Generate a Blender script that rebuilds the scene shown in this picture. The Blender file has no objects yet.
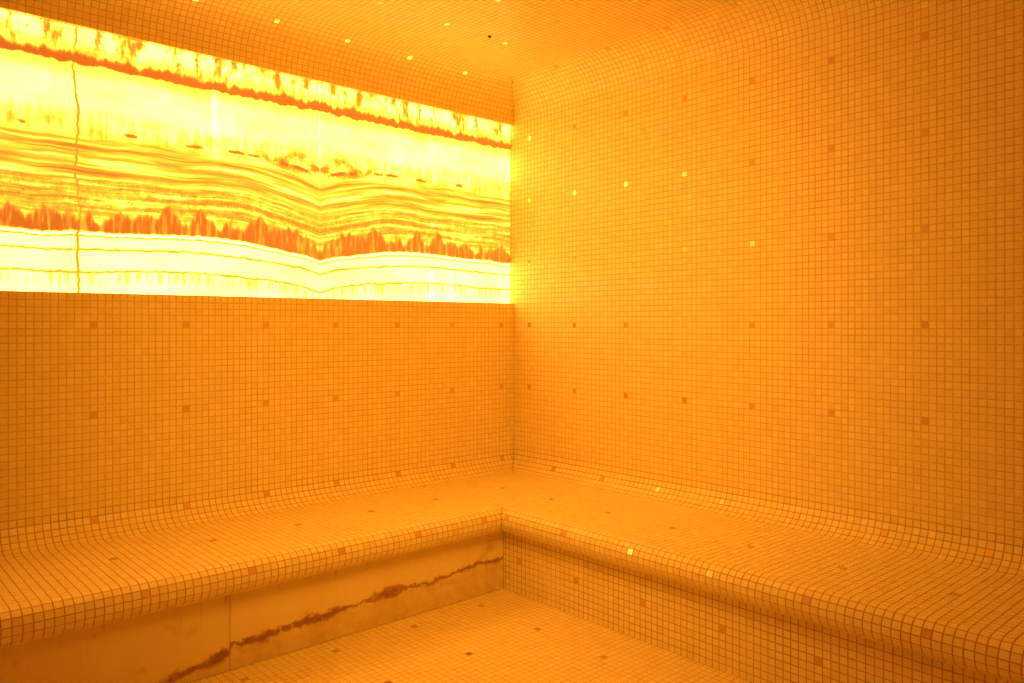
import bpy, math, random
import numpy as np
from mathutils import Vector

random.seed(7)
rng = np.random.default_rng(7)
scene = bpy.context.scene
COL = scene.collection

# ------------------------------------------------------------------ dimensions (metres)
P = 0.0241            # mosaic pitch
MOD = 13 * P          # spacing of the accent tiles
LX, LY = 4.20, 4.45   # room: left wall runs along +X (plane y=0), right wall along +Y (plane x=0)
SEAT, RC = 0.35, 0.0964          # seat height, radius of the curve from wall to seat
FLAT, RN = 0.600, 0.050        # where the flat seat ends, radius of the rounded nose
RISER = 0.575
PB, PT = 1.1965, 2.120          # lit stone panel, bottom and top
CV0, RV = 2.115, 0.178         # ceiling cove start and radius
CEIL = CV0 + RV
RECESS = 0.027
PEND = 3.00             # far end of the lit stone along the left wall

# ------------------------------------------------------------------ node helpers
class E:
    nt = None
    def __init__(s, sock): s.s = sock
    @staticmethod
    def m(op, a, b=None, c=None, clamp=False):
        n = E.nt.nodes.new('ShaderNodeMath'); n.operation = op; n.use_clamp = clamp
        for i, v in enumerate((a, b, c)):
            if v is None: continue
            if isinstance(v, E): E.nt.links.new(v.s, n.inputs[i])
            else: n.inputs[i].default_value = v
        return E(n.outputs[0])
    def __add__(a, b): return E.m('ADD', a, b)
    def __radd__(a, b): return E.m('ADD', b, a)
    def __sub__(a, b): return E.m('SUBTRACT', a, b)
    def __rsub__(a, b): return E.m('SUBTRACT', b, a)
    def __mul__(a, b): return E.m('MULTIPLY', a, b)
    def __rmul__(a, b): return E.m('MULTIPLY', b, a)
    def __truediv__(a, b): return E.m('DIVIDE', a, b)
    def abs(a): return E.m('ABSOLUTE', a)
    def max(a, b): return E.m('MAXIMUM', a, b)
    def min(a, b): return E.m('MINIMUM', a, b)
    def clamp(a): return E.m('ADD', a, 0.0, clamp=True)
    def pow(a, b): return E.m('POWER', a, b)
    def exp(a): return E.m('EXPONENT', a)
    def sin(a): return E.m('SINE', a)
    def step(a, lo, hi):
        """smooth 0..1 as a goes lo -> hi (lo may exceed hi); lo / hi are numbers or E."""
        n = E.nt.nodes.new('ShaderNodeMapRange'); n.interpolation_type = 'SMOOTHSTEP'
        E.nt.links.new(a.s, n.inputs[0])
        for k, v in ((1, lo), (2, hi)):
            if isinstance(v, E): E.nt.links.new(v.s, n.inputs[k])
            else: n.inputs[k].default_value = v
        return E(n.outputs[0])

def noise(x, y, z=0.0, detail=2.0, rough=0.5, scale=1.0):
    c = E.nt.nodes.new('ShaderNodeCombineXYZ')
    for i, v in enumerate((x, y, z)):
        if isinstance(v, E): E.nt.links.new(v.s, c.inputs[i])
        else: c.inputs[i].default_value = v
    n = E.nt.nodes.new('ShaderNodeTexNoise')
    n.inputs['Scale'].default_value = scale
    n.inputs['Detail'].default_value = detail
    n.inputs['Roughness'].default_value = rough
    E.nt.links.new(c.outputs[0], n.inputs['Vector'])
    return E(n.outputs[0])

def ramp(v, stops, interp='LINEAR'):
    r = E.nt.nodes.new('ShaderNodeValToRGB')
    cr = r.color_ramp; cr.interpolation = interp
    while len(cr.elements) < len(stops): cr.elements.new(0.5)
    for e, (p, c) in zip(cr.elements, stops):
        e.position = p; e.color = (*c, 1)
    E.nt.links.new(v.s, r.inputs[0])
    return r.outputs[0]

def new_mat(name):
    m = bpy.data.materials.new(name); m.use_nodes = True
    E.nt = m.node_tree
    b = E.nt.nodes['Principled BSDF']
    return m, E.nt, b

def attr(name):
    a = E.nt.nodes.new('ShaderNodeAttribute'); a.attribute_name = name
    return E(a.outputs['Fac'])

def objcoord():
    t = E.nt.nodes.new('ShaderNodeTexCoord'); s = E.nt.nodes.new('ShaderNodeSeparateXYZ')
    E.nt.links.new(t.outputs['Object'], s.inputs[0])
    return E(s.outputs[0]), E(s.outputs[1]), E(s.outputs[2])

# ------------------------------------------------------------------ materials
def tile_mat(name, c0, c1, rough):
    m, nt, b = new_mat(name)
    t = attr('tone')
    nt.links.new(ramp(t, [(0.0, c0), (1.0, c1)]), b.inputs['Base Color'])
    b.inputs['Roughness'].default_value = rough
    b.inputs['Specular IOR Level'].default_value = 0.45
    return m

def grout_mat(name='grout', c0=(0.62, 0.455, 0.155), c1=(0.75, 0.56, 0.21)):
    m, nt, b = new_mat(name)
    x, y, z = objcoord()
    n = noise(x, y, z, 4, 0.6, 9.0)
    nt.links.new(ramp(n, [(0.3, c0), (0.7, c1)]), b.inputs['Base Color'])
    b.inputs['Roughness'].default_value = 0.9
    return m

def accent_mat():
    m, nt, b = new_mat('gold_mosaic')
    t = attr('tone')
    nt.links.new(ramp(t, [(0.0, (0.70, 0.36, 0.16)), (0.5, (0.85, 0.56, 0.30)), (1.0, (0.95, 0.78, 0.48))]), b.inputs['Base Color'])
    nt.links.new(t.step(0.1, 0.8).s, b.inputs['Metallic'])
    nt.links.new((0.42 - t.step(0.1, 0.8) * 0.28).s, b.inputs['Roughness'])
    return m

def onyx_lit_mat():
    m, nt, b = new_mat('backlit_onyx')
    x, y, z = objcoord()
    SE = 1.085                                  # joint between the two bookmatched slabs
    u = (x - SE).abs()                          # mirrored distance from the joint
    d = (PT - z) * (1 / (PT - PB))              # 0 at the top edge, 1 at the bottom
    side = x.step(SE - 0.01, SE + 0.01)         # small differences between the slabs
    dipf = d.step(0.22, 0.50)
    dip = (u * -7.5).exp() * 0.055 * dipf
    w1 = (noise(u * 1.7, d * 0.8, 3.1, 2) - 0.5) * 0.055
    w2 = (noise(u * 9.0, d * 3.0, 7.7, 3) - 0.5) * 0.028
    w3 = (noise(u * 45.0, d * 14.0, 1.3, 2) - 0.5) * 0.012
    arch = (u * 9.0 - 2.2).sin() * (u * -2.6).exp() * 0.022 * dipf * d.step(0.86, 0.70)
    e = d - dip + w1 * (d.step(0.1, 0.4) * 0.8 + 0.2) + w2 * 0.5 + arch
    g = e + w3
    def line(pos, wd, src=g):
        return (src - pos).abs().step(wd, 0.0)
    # --- large zones of the stone (0 pale .. 1 brown)
    v = E.m('ADD', d * 0.0, 0.18)
    cloud = noise(u * 3.5, d * 5.0, 2.0, 4, 0.6)
    v = v + (cloud - 0.5) * 0.34
    # top band: ochre blots hanging over the first brown seam
    drips = noise(u * 22.0, d * 7.0, 5.5, 3, 0.6)
    v = v + e.step(0.135, 0.05) * drips.step(0.50, 0.72) * 0.55
    blots = noise(u * 38.0, d * 30.0, 8.5, 2, 0.5)
    v = v + e.step(0.13, 0.03) * blots.step(0.60, 0.72) * 0.30
    # first seam
    jag = noise(u * 26.0, 0.5, 9.1, 3, 0.65)
    lump = noise(u * 7.0, 0.2, 4.4, 2, 0.5)
    top = 0.108 - (jag - 0.40) * 0.075 - (lump - 0.5) * 0.055
    bot = 0.142 + (noise(u * 15.0, 0.9, 33.0, 3, 0.6) - 0.5) * 0.045
    s1 = g.step(top - 0.012, top + 0.022) * g.step(bot, bot - 0.012)
    v = v + s1 * (1.08 + (noise(u * 50.0, d * 40.0, 17.0, 3, 0.6) - 0.4) * 1.3) + g.step(top - 0.06, top) * g.step(bot, bot - 0.012) * 0.18
    v = v + g.step(0.20, 0.135) * g.step(0.128, 0.137) * 0.16
    # faint combs in the pale band, then orange dashes
    comb = noise(u * 70.0, d * 4.0, 6.0, 2, 0.6)
    v = v + e.step(0.27, 0.37) * e.step(0.42, 0.375) * (comb.step(0.42, 0.70) * 0.13 + 0.03)
    haze = noise(u * 11.0, d * 16.0, 26.0, 4, 0.65)
    v = v + e.step(0.29, 0.375) * e.step(0.43, 0.385) * haze.step(0.42, 0.68) * (0.14 + u.step(0.45, 0.05) * 0.34)
    dash = noise(u * 13.0, 0.3, 2.7, 2, 0.5).step(0.52, 0.62)
    v = v + line(0.383, 0.010) * dash * 0.62
    # layered yellow band
    lay = noise(u * 2.0, e * 46.0, 1.0, 4, 0.65)
    body = e.step(0.385, 0.43) * e.step(0.74, 0.68)
    v = v + body * (0.26 + (lay - 0.5) * 1.45)
    thin = noise(u * 2.6, e * 105.0, 12.0, 2, 0.5).step(0.60, 0.70)
    v = v + body * thin * 0.22
    sp = noise(u * 85.0, d * 75.0, 3.0, 1, 0.5).step(0.63, 0.72)
    v = v + body * e.step(0.50, 0.62) * sp * 0.22
    v = v + body * e.step(0.52, 0.60) * (noise(u * 30.0, d * 26.0, 15.0, 3, 0.7) - 0.5) * 0.55
    # flames standing on the lower seam
    fl = noise(u * 17.0 + (w2 * 26.0), d * 3.0, 11.0, 2, 0.5)
    big = noise(u * 5.0, 0.7, 6.6, 2, 0.5)
    near = (u * u * -70.0 + u * 18.0 - 1.15).exp()           # the tall flames beside the joint
    hgt = 0.012 + (fl - 0.34).max(0.0) * 0.22 + (big - 0.40).max(0.0) * 0.12 + near * 0.045
    base = 0.762
    ft = base - hgt
    flame = g.step(ft - 0.020, ft + 0.022) * g.step(base + 0.006, base - 0.004)
    gaps = noise(u * 48.0, d * 7.0, 13.0, 2, 0.6).step(0.60, 0.44) * 0.46 + 0.64 + (lump - 0.5) * 0.5
    v = v * (1.0 - flame) + flame * gaps
    v = v + line(0.782, 0.006) * 0.42
    v = v + line(0.774, 0.006) * -0.2
    # pale bottom band with thin olive lines
    low = e.step(0.775, 0.785)
    v = v * (1.0 - low * 0.25)
    v = v + line(0.832, 0.008) * (0.34 + (fl - 0.5) * 0.6)
    v = v + line(0.915, 0.008) * (0.34 + (drips - 0.5) * 0.7)
    v = v + e.step(0.915, 0.93) * e.step(0.98, 0.94) * comb.step(0.45, 0.7) * 0.22
    # wandering fissure across the first slab, brighter backlight bars and joint light painted into the emission
    cr = x - 2.008 - (noise(0.4, d * 2.6, 21.0, 4, 0.7) - 0.5) * 0.085 - (noise(0.9, d * 40.0, 5.0, 2, 0.6) - 0.5) * 0.010
    v = v.max(cr.abs().step(0.0085, 0.0010) * (0.56 + (drips - 0.5) * 0.5))
    backlight_bars = (x - 1.535 + d * 0.012).abs().step(0.022, 0.004) * d.step(0.50, 0.30) \
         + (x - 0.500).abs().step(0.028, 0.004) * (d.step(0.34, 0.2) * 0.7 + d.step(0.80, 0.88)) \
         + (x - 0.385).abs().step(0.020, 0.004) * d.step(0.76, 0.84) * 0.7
    v = v - backlight_bars * 0.09
    v = v - u.step(0.005, 0.001) * d.step(0.55, 0.35) * 0.10
    v = v.clamp()
    col = ramp(v, [(p, tuple(c / 6.0 for c in rgb)) for p, rgb in (
        (0.00, (7.0, 3.50, 0.80)), (0.12, (5.9, 2.70, 0.48)), (0.24, (3.6, 1.32, 0.14)),
        (0.38, (1.85, 0.64, 0.036)), (0.54, (1.00, 0.31, 0.022)), (0.72, (0.56, 0.145, 0.016)), (1.00, (0.36, 0.075, 0.009)))])
    b.inputs['Base Color'].default_value = (0.5, 0.3, 0.12, 1)
    b.inputs['Roughness'].default_value = 0.25
    nt.links.new(col, b.inputs['Emission Color'])
    b.inputs['Emission Strength'].default_value = 7.9
    return m

def onyx_plain_mat():
    m, nt, b = new_mat('unlit_onyx')
    x, y, z = objcoord()
    w = noise(x * 3.0, z * 4.0, 1.0, 4, 0.6)
    w2 = noise(x * 26.0, z * 26.0, 4.0, 4, 0.65)
    w3 = noise(x * 9.0, z * 3.0, 8.0, 3, 0.6)
    # brown seam of the long slab, lower towards the far end
    yA = 0.125 - (x - 0.58) * 0.044 + (w - 0.5) * 0.075 + (w2 - 0.5) * 0.055
    # second slab: the seam falls away to the floor
    yB = 0.060 - (x - 1.718) * 0.16 + (w - 0.5) * 0.06 + (w2 - 0.5) * 0.04
    k = x.step(1.716, 1.720)
    yv = yA * (1.0 - k) + yB * k
    q = z - yv
    thick = 0.007 + (w3 - 0.38).max(0.0) * 0.055
    q = q + (noise(x * 70.0, z * 70.0, 3.0, 3, 0.7) - 0.5) * 0.016
    seam = (q.abs() / thick).step(1.25, 0.25) * (0.72 + (w2 - 0.5) * 0.9)
    under = q.step(0.01, -0.02)
    smear = noise(x * 30.0, z * 3.0, 2.0, 3, 0.6).step(0.55, 0.75) * z.step(0.10, 0.26)
    blot = noise(x * 7.0, z * 9.0, 31.0, 4, 0.65).step(0.56, 0.74)
    v = 0.14 + (w3 - 0.5) * 0.35 + blot * 0.28 + under * (0.20 + (w2 - 0.5) * 0.5) + seam * 0.95 + smear * 0.42
    spark = (q.abs() / thick).step(1.0, 0.2) * w2.step(0.58, 0.64)
    v = (v - spark * 0.65).clamp()
    nt.links.new(ramp(v, [(0.0, (0.88, 0.78, 0.42)), (0.25, (0.80, 0.66, 0.30)), (0.55, (0.60, 0.40, 0.17)),
                          (1.0, (0.30, 0.12, 0.045))]), b.inputs['Base Color'])
    b.inputs['Roughness'].default_value = 0.30
    return m

def plain_tile_mat():
    m, nt, b = new_mat('mosaic_of_far_walls')
    x, y, z = objcoord()
    fx = E.m('FRACT', (x + y) / P); fz = E.m('FRACT', z / P)
    gx = (fx - 0.5).abs().step(0.43, 0.47); gz = (fz - 0.5).abs().step(0.43, 0.47)
    nt.links.new(ramp(gx.max(gz), [(0, (0.46, 0.36, 0.19)), (1, (0.30, 0.22, 0.11))]), b.inputs['Base Color'])
    b.inputs['Roughness'].default_value = 0.4
    return m

def dark_mat():
    m, nt, b = new_mat('black_rubber')
    x, y, z = objcoord()
    n = noise(x, y, z, 2, 0.5, 200.0)
    nt.links.new(ramp(n, [(0, (0.012, 0.008, 0.006)), (1, (0.03, 0.02, 0.015))]), b.inputs['Base Color'])
    b.inputs['Roughness'].default_value = 0.6
    return m

M_TILE = tile_mat('cream_mosaic', (0.84, 0.725, 0.32), (0.93, 0.825, 0.41), 0.36)
M_GROUT = grout_mat()
M_GROUT_WORN = grout_mat('stained_grout', (0.48, 0.30, 0.095), (0.63, 0.42, 0.15))
M_GOLD = accent_mat()
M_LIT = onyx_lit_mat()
M_ONYX = onyx_plain_mat()
M_PLAIN = plain_tile_mat()
M_DARK = dark_mat()

# ------------------------------------------------------------------ mosaic sheets
class Sheet:
    """Collects mosaic tiles: a welded sheet whose cell borders are grout grooves and whose
    cell middles are raised, very slightly tilted tiles."""
    def __init__(s): s.v = []; s.f = []; s.mi = []; s.tone = []; s.key = {}
    def vert(s, p):
        k = (round(p[0], 5), round(p[1], 5), round(p[2], 5))
        i = s.key.get(k)
        if i is None:
            i = len(s.v); s.v.append(tuple(p)); s.key[k] = i
        return i
    def raw(s, p): s.v.append(tuple(p)); return len(s.v) - 1
    def face(s, idx, mi, tone):
        s.f.append(idx); s.mi.append(mi); s.tone.append(tone)
    def tiles(s, fn, us, vs, ulo=None, rules=(), groove=0.0010, g=0.0034, flip=False, deep=False):
        """fn(u, v) -> (point, normal); us, vs: cell borders; ulo(v): mitre limit of u.
        deep: the tile edges stand upright in the groove (else they slope into it)."""
        def put(idx, mi, tone):
            s.face(idx[::-1] if flip else idx, mi, tone)
        for j in range(len(vs) - 1):
            v0, v1 = vs[j], vs[j + 1]
            lo0 = ulo(v0) if ulo else -1e9
            lo1 = ulo(v1) if ulo else -1e9
            for i in range(len(us) - 1):
                a0, a1 = us[i], us[i + 1]
                c = [max(a0, lo0), max(a1, lo0), max(a1, lo1), max(a0, lo1)]   # u at (v0,v0,v1,v1)
                if c[1] - c[0] < 1e-4 and c[2] - c[3] < 1e-4: continue
                uv = []
                for q in ((c[0], v0), (c[1], v0), (c[2], v1), (c[3], v1)):
                    if not uv or abs(q[0] - uv[-1][0]) + abs(q[1] - uv[-1][1]) > 1e-4: uv.append(q)
                if abs(uv[0][0] - uv[-1][0]) + abs(uv[0][1] - uv[-1][1]) < 1e-4: uv.pop()
                m = len(uv)
                if m < 3: continue
                border = [s.vert(p - n * groove) for p, n in (fn(*q) for q in uv)]
                if len(set(border)) < m: continue
                area = 0.5 * abs(sum(uv[k][0] * uv[(k + 1) % m][1] - uv[(k + 1) % m][0] * uv[k][1] for k in range(m)))
                if area < 1.2e-5:
                    put(border, 1, 0.5); continue
                uc = (a0 + a1) / 2
                gold = [r[2] for r in rules if v0 <= r[0] < v1 and -P / 2 <= ((a0 + a1) / 2 - r[1] + MOD / 2) % MOD - MOD / 2 < P / 2]
                tx, ty, dz = rng.normal(0, 0.010), rng.normal(0, 0.010), rng.normal(0, 0.00010)
                cu = sum(q[0] for q in uv) / m; cv = sum(q[1] for q in uv) / m
                h = g / 2
                if m == 4 and min(c[1] - c[0], c[2] - c[3]) > 2.5 * g:
                    iv = [(c[0] + h, v0 + h), (c[1] - h, v0 + h), (c[2] - h, v1 - h), (c[3] + h, v1 - h)]
                else:
                    k = max(0.3, 1 - g / math.sqrt(area))
                    iv = [(cu + (q[0] - cu) * k, cv + (q[1] - cv) * k) for q in uv]
                nm = fn(cu, cv)[1]
                pin = [fn(*q) for q in iv]
                inner = [s.raw(p + nm * (dz + tx * (q[0] - cu) + ty * (q[1] - cv))) for q, (p, n) in zip(iv, pin)]
                tone = min(1.0, max(0.0, rng.normal(0.5, 0.22)))
                mi = 2 if gold else 0
                if gold: tone = (gold[0](uc) if callable(gold[0]) else gold[0]) + rng.uniform(-0.10, 0.10)
                put(inner, mi, tone)
                if deep:
                    low = [s.raw(p - nm * groove) for p, n in pin]
                    for k in range(m):
                        l = (k + 1) % m
                        put([low[k], low[l], inner[l], inner[k]], mi, tone)
                        put([border[k], border[l], low[l], low[k]], 1, 0.5)
                else:
                    for k in range(m):
                        l = (k + 1) % m
                        put([border[k], border[l], inner[l], inner[k]], 1, 0.5)
    def box(s, x0, x1, y0, y1, z0, z1, mi=1):
        b = len(s.v)
        for p in ((x0,y0,z0),(x1,y0,z0),(x1,y1,z0),(x0,y1,z0),(x0,y0,z1),(x1,y0,z1),(x1,y1,z1),(x0,y1,z1)):
            s.v.append(p)
        for q in ((3,2,1,0),(4,5,6,7),(0,1,5,4),(1,2,6,5),(2,3,7,6),(3,0,4,7)):
            s.face([b + i for i in q], mi, 0.5)
    def build(s, name, mats, parent=None, **props):
        me = bpy.data.meshes.new(name)
        me.from_pydata(s.v, [], s.f)
        for m in mats: me.materials.append(m)
        me.polygons.foreach_set('material_index', np.array(s.mi, dtype=np.int32))
        at = me.attributes.new('tone', 'FLOAT', 'FACE')
        at.data.foreach_set('value', np.array(s.tone, dtype=np.float32))
        me.update()
        o = bpy.data.objects.new(name, me); COL.objects.link(o)
        o.parent = parent
        for k, v in props.items(): o[k] = v
        return o

MOSAIC = [M_TILE, M_GROUT, M_GOLD]
BENCH_MOSAIC = [M_TILE, M_GROUT_WORN, M_GOLD]

def borders(lo, hi, phase):
    """cell borders between lo and hi, so that one tile centre lies at phase; end cells are cut."""
    b = [lo]
    k = math.ceil((lo - (phase - P / 2)) / P + 1e-6)
    x = phase - P / 2 + k * P
    while x < hi - 1e-6:
        if x - b[-1] > 0.0065: b.append(x)
        x += P
    if hi - b[-1] < 0.0065 and len(b) > 1: b.pop()
    b.append(hi)
    return b

V = lambda x, y, z: np.array((x, y, z), dtype=float)

# ------------------------------------------------------------------ walls
WALLBOT = SEAT + RC
# left wall (plane y = 0), below the lit stone; its top is a shallow sill in front of the stone
s = Sheet()
us = borders(0.0, LX, 0.711); vs = borders(WALLBOT, PB, 1.085)
rows_left = [(1.085, 0.711, 0.3), (1.085 - MOD, 0.711, 0.25)]
s.tiles(lambda u, v: (V(u, 0, v), V(0, 1, 0)), us, vs, None, rows_left, flip=True)
svs = borders(0.0, RECESS, RECESS - P / 2)
s.tiles(lambda u, v: (V(u, -v, PB), V(0, 0, 1)), us, svs, None, [], flip=True)
s.box(-0.15, LX, -0.15, -0.0035, 0.0, PB - 0.0035)
s.build('wall_left', MOSAIC, kind='structure', label='cream mosaic tiled wall below the glowing onyx panel')
s = Sheet()
s.box(-0.15, PEND + 0.002, -0.15, -RECESS - 0.022, PB - 0.003, CV0 - 0.002)
s.build('trim_1', [M_GROUT, M_GROUT], kind='structure')
s = Sheet()
s.box(-0.15, LX, -0.15, -0.0035, CV0 + 0.0115, CEIL + 0.15)
s.build('trim_2', [M_GROUT, M_GROUT], kind='structure')
s = Sheet()
s.tiles(lambda u, v: (V(u, 0, v), V(0, 1, 0)), borders(PEND + 0.002, LX, 0.711), borders(PB, CV0, 1.085), None, [], flip=True)
s.box(PEND + 0.003, LX, -0.15, -0.0035, PB - 0.003, CV0 + 0.011)
s.build('wall_left_end', MOSAIC, kind='structure', label='mosaic wall beyond the end of the onyx panel')

# right wall (plane x = 0)
s = Sheet()
us = borders(-RECESS, LY, 0.118); vs = borders(WALLBOT, CV0, 1.085)
rows_right = [(1.085 + k * MOD, 0.118, (lambda u, k=k: (0.72 if u < 1.1 else 0.25) if k < 1 else (0.88 if u < (1.5, 1.2, 0.3)[k - 1] else 0.32))) for k in (-1, 0, 1, 2, 3)]
s.tiles(lambda u, v: (V(0, u, v), V(1, 0, 0)), us, vs, None, rows_right)
s.box(-0.15, -0.0035, -RECESS - 0.02, LY, 0.0, CEIL + 0.15)
s.build('wall_right', MOSAIC, kind='structure', label='bare cream mosaic tiled wall with scattered gold tiles')

# ceiling with its two mitred coves
s = Sheet()
arc = RV * math.pi / 2
def cove_off(v): return RV * (1 - math.cos(v / RV))
def cove_left(u, v):
    t = v / RV
    return V(u, RV * (1 - math.cos(t)), CV0 + RV * math.sin(t)), V(0, math.cos(t), -math.sin(t))
def cove_right(u, v):
    t = v / RV
    return V(RV * (1 - math.cos(t)), u, CV0 + RV * math.sin(t)), V(math.cos(t), 0, -math.sin(t))
n = round(arc / P)
cvs = [arc * i / n for i in range(n + 1)]
s.tiles(cove_left, borders(0, LX, 0.711), cvs, cove_off, [(0.205, 0.087, 0.88)], flip=True)
s.tiles(cove_right, borders(0, LY, 0.118), cvs, cove_off, [(0.233, 0.118, 0.4)])
s.tiles(lambda u, v: (V(u, v, CEIL), V(0, 0, -1)), borders(RV, LX, 0.48), borders(RV, LY, 0.48), None,
        [(0.48 + MOD * k, 0.48, 0.7) for k in range(13)], flip=True)
# underside of the cove over the stone panel and the solid roof above
s.tiles(lambda u, v: (V(u, -v, CV0), V(0, 0, -1)), borders(0, LX, 0.711), svs, None, [])
s.box(0.0, LX, 0.0, LY, CEIL + 0.004, CEIL + 0.15)
s.build('ceiling', MOSAIC, kind='structure', label='cream mosaic ceiling curving down into the walls')

# floor
s = Sheet()
s.tiles(lambda u, v: (V(u, v, 0), V(0, 0, 1)), borders(RISER - 0.02, LX, 0.768), borders(RISER - 0.02, LY, 0.665), None,
        [(0.665 + MOD * k, 0.768, 0.78) for k in range(13)])
s.box(-0.15, LX, -0.15, LY, -0.15, -0.004)
s.build('floor', MOSAIC, kind='structure', label='small-tile mosaic floor with dark accent tiles')

# the two walls behind the viewer close the room
for nm, bx in (('wall_back', (LX, LX + 0.15, -0.15, LY + 0.15, -0.15, CEIL + 0.15)),
               ('wall_front', (-0.15, LX, LY, LY + 0.15, -0.15, CEIL + 0.15))):
    s = Sheet(); s.box(*bx, mi=0)
    s.build(nm, [M_PLAIN], kind='structure')

# ------------------------------------------------------------------ benches
L1 = RC * math.pi / 2; L2 = L1 + (FLAT - RC); L3 = L2 + RN * math.pi; L4 = L3 + (FLAT - RISER)
def prof(v):
    """offset from the wall, height, normal (offset, height) of the seat profile at arc length v"""
    if v <= L1:
        t = v / RC
        return RC * (1 - math.cos(t)), WALLBOT - RC * math.sin(t), math.cos(t), math.sin(t)
    if v <= L2: return RC + v - L1, SEAT, 0.0, 1.0
    if v <= L3:
        t = (v - L2) / RN
        return FLAT + RN * math.sin(t), SEAT - RN + RN * math.cos(t), math.sin(t), math.cos(t)
    return FLAT - (v - L3), SEAT - 2 * RN, 0.0, -1.0
def left_fn(u, v):
    o, z, a, b = prof(v); return V(u, o, z), V(0, a, b)
def right_fn(u, v):
    o, z, a, b = prof(v); return V(o, u, z), V(a, 0, b)
# 13 tile rows etc.: rows are evenly fitted inside each stretch
def rows(a, b):
    n = max(1, round((b - a) / P)); return [a + (b - a) * i / n for i in range(n + 1)]
def stretches(sheet, fn, us, lims, rules, flip):
    """the cove, the flat seat and the nose with its underside, each with its own limit at the mitre"""
    off = lambda v: prof(v)[0]
    for a, b, lm in ((0, L1, off), (L1, L2, lambda v: lims), (L2, L3, off), (L3, L4, off)):
        sheet.tiles(fn, us, rows(a, b), lm, rules, groove=0.0015, flip=flip, deep=True)

def root(name, loc, label, cat, group=None):
    o = bpy.data.objects.new(name, None); COL.objects.link(o)
    o.location = loc; o.empty_display_size = 0.2
    o['label'] = label; o['category'] = cat
    if group: o['group'] = group
    return o

def slab(x0, x1, y0, y1, z0, z1, bev=0.002):
    """a closed block with chamfered edges"""
    import bmesh
    bm = bmesh.new()
    bmesh.ops.create_cube(bm, size=1.0)
    for v in bm.verts:
        v.co = Vector(((x0 + x1) / 2 + v.co.x * (x1 - x0), (y0 + y1) / 2 + v.co.y * (y1 - y0), (z0 + z1) / 2 + v.co.z * (z1 - z0)))
    bmesh.ops.bevel(bm, geom=bm.edges[:], offset=bev, segments=2, affect='EDGES')
    return bm

def link_bm(name, bm, mat, parent=None, **props):
    me = bpy.data.meshes.new(name); bm.to_mesh(me); bm.free()
    me.materials.append(mat)
    o = bpy.data.objects.new(name, me); COL.objects.link(o); o.parent = parent
    for k, v in props.items(): o[k] = v
    return o

# one L-shaped bench: mosaic seat along both walls, unlit onyx front on one arm, mosaic front on the other
bl = root('steam_bench', (0, 0, 0), 'built-in L-shaped mosaic bench running along both walls of the corner', 'bench')
s = Sheet()
stretches(s, left_fn, borders(0, LX - 0.006, 0.711), FLAT,
          [(0.045, 0.711, 0.15), (L1 + 0.232, 0.734, 0.75), (L2 + 0.056, 0.740, 0.35)], True)
stretches(s, right_fn, borders(0, LY - 0.006, 0.118), RC,
          [(0.052, 0.300, 0.8), (L1 + 0.275, 0.651, 0.75), (L2 + 0.056, 0.664, lambda u: 0.2 if u < 1.1 or u > 2.1 else 0.85 if u < 1.8 else 0.45)], False)
s.build('seat', BENCH_MOSAIC, bl)
ZT = SEAT - 2 * RN - 0.002
for x0, x1, z0, z1 in ((RISER, 0.6625, 0.001, 0.2080), (RISER, 0.6625, 0.2098, ZT), (0.6640, 1.7170, 0.001, ZT),
                       (1.7185, 2.7720, 0.001, ZT), (2.7735, LX - 0.006, 0.001, ZT)):
    link_bm('front_panel', slab(x0, x1, RISER - 0.02, RISER, z0, z1, 0.0012), M_ONYX, bl, label='unlit onyx facing slab with brown veins')

s = Sheet()
zr = borders(0.0, SEAT - 2 * RN, 0.133)
s.tiles(lambda u, v: (V(RISER, u, v), V(1, 0, 0)), borders(RISER, LY - 0.006, 0.118), zr, None, [(0.133, 0.672, 0.12)])
s.box(RISER - 0.03, RISER - 0.0035, RISER - 0.02, LY - 0.006, 0.0, ZT)
s.build('riser', BENCH_MOSAIC, bl)

# ------------------------------------------------------------------ lit stone
SE = 1.085
yb, yf = -RECESS - 0.020, -RECESS
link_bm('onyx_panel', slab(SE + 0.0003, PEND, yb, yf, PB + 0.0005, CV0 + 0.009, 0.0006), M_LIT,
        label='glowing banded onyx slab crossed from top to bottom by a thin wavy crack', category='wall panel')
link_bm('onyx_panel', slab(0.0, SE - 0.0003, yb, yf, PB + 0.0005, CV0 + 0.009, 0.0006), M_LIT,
        label='glowing banded onyx slab that ends at the tiled corner of the room', category='wall panel')

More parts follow.
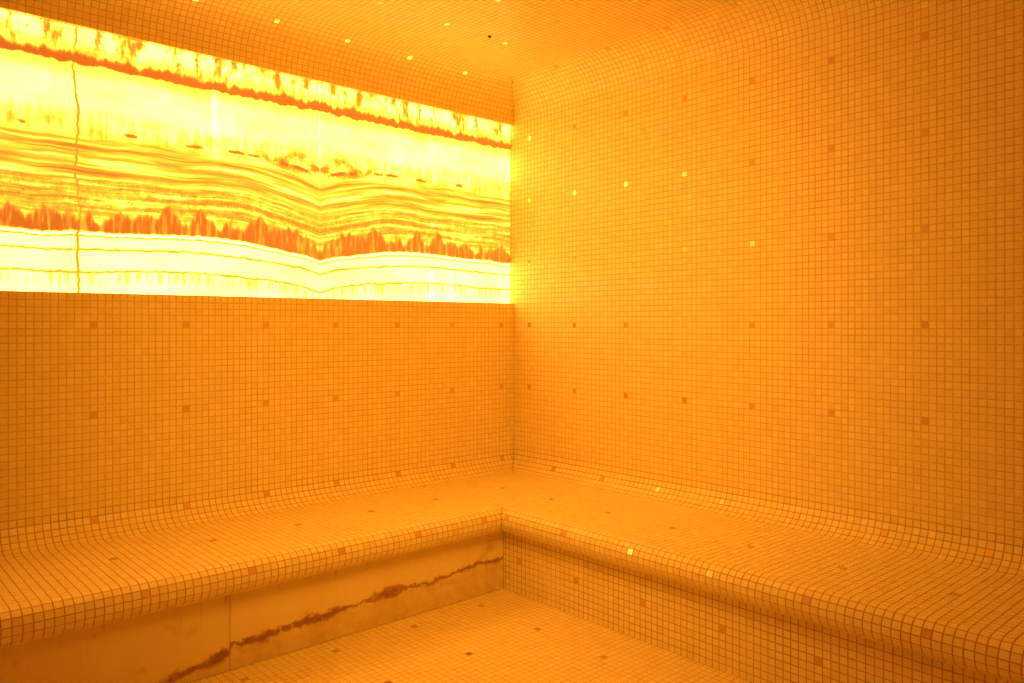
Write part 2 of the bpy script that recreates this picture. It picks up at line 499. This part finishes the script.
# ------------------------------------------------------------------ tiny plug in the ceiling
import bmesh
bm = bmesh.new()
prf = [(0.0, -0.007), (0.004, -0.0065), (0.0065, -0.004), (0.0085, -0.0015), (0.0085, 0.002)]
seg = 20; rings = []
for r, z in prf:
    rings.append([bm.verts.new((r * math.cos(6.28319 * k / seg), r * math.sin(6.28319 * k / seg), z)) for k in range(seg)] if r > 0 else [bm.verts.new((0, 0, z))])
for a, b in zip(rings, rings[1:]):
    for k in range(seg):
        l = (k + 1) % seg
        if len(a) == 1: bm.faces.new((a[0], b[l], b[k]))
        else: bm.faces.new((a[k], a[l], b[l], b[k]))
o = link_bm('ceiling_plug', bm, M_DARK, label='tiny black round plug set in the mosaic ceiling near the corner', category='plug')
o.location = (0.583, 0.497, CEIL)

# ------------------------------------------------------------------ added amber fill, an assumed unseen lamp, below the ceiling on the viewer's side
SPOT = Vector((1.95, 2.15, 1.98)); AIM = Vector((0.28, 0.10, 0.82))
la = bpy.data.lights.new('added_amber_fill', 'SPOT'); la.energy = 172; la.color = (0.94, 0.385, 0.032)
la.spot_size = math.radians(104); la.spot_blend = 1.0; la.shadow_soft_size = 0.42
lo = bpy.data.objects.new('added_amber_fill', la); COL.objects.link(lo)
lo.location = SPOT; lo.rotation_euler = (AIM - SPOT).to_track_quat('-Z', 'Y').to_euler()

# ------------------------------------------------------------------ world, camera, colour
w = bpy.data.worlds.new('world'); scene.world = w; w.use_nodes = True
w.node_tree.nodes['Background'].inputs[0].default_value = (0.02, 0.01, 0.004, 1)
w.node_tree.nodes['Background'].inputs[1].default_value = 0.2

cam = bpy.data.cameras.new('camera'); co = bpy.data.objects.new('camera', cam); COL.objects.link(co)
co.location = (2.700, 2.992, 1.085)
co.rotation_euler = (math.radians(90), 0, math.radians(138.05))
cam.sensor_width = 36; cam.lens = 782 / 1024 * 36
cam.shift_y = -16.5 / 1024
cam.clip_start = 0.01
scene.camera = co

scene.view_settings.view_transform = 'Standard'
scene.view_settings.look = 'None'
scene.view_settings.gamma = 1
scene.view_settings.exposure = -0.1
scene.view_settings.use_curve_mapping = False
scene.cycles.max_bounces = 10
scene.cycles.diffuse_bounces = 9
scene.cycles.glossy_bounces = 4
scene.cycles.sample_clamp_indirect = 0
scene.cycles.use_adaptive_sampling = True
scene.cycles.adaptive_threshold = 0.03
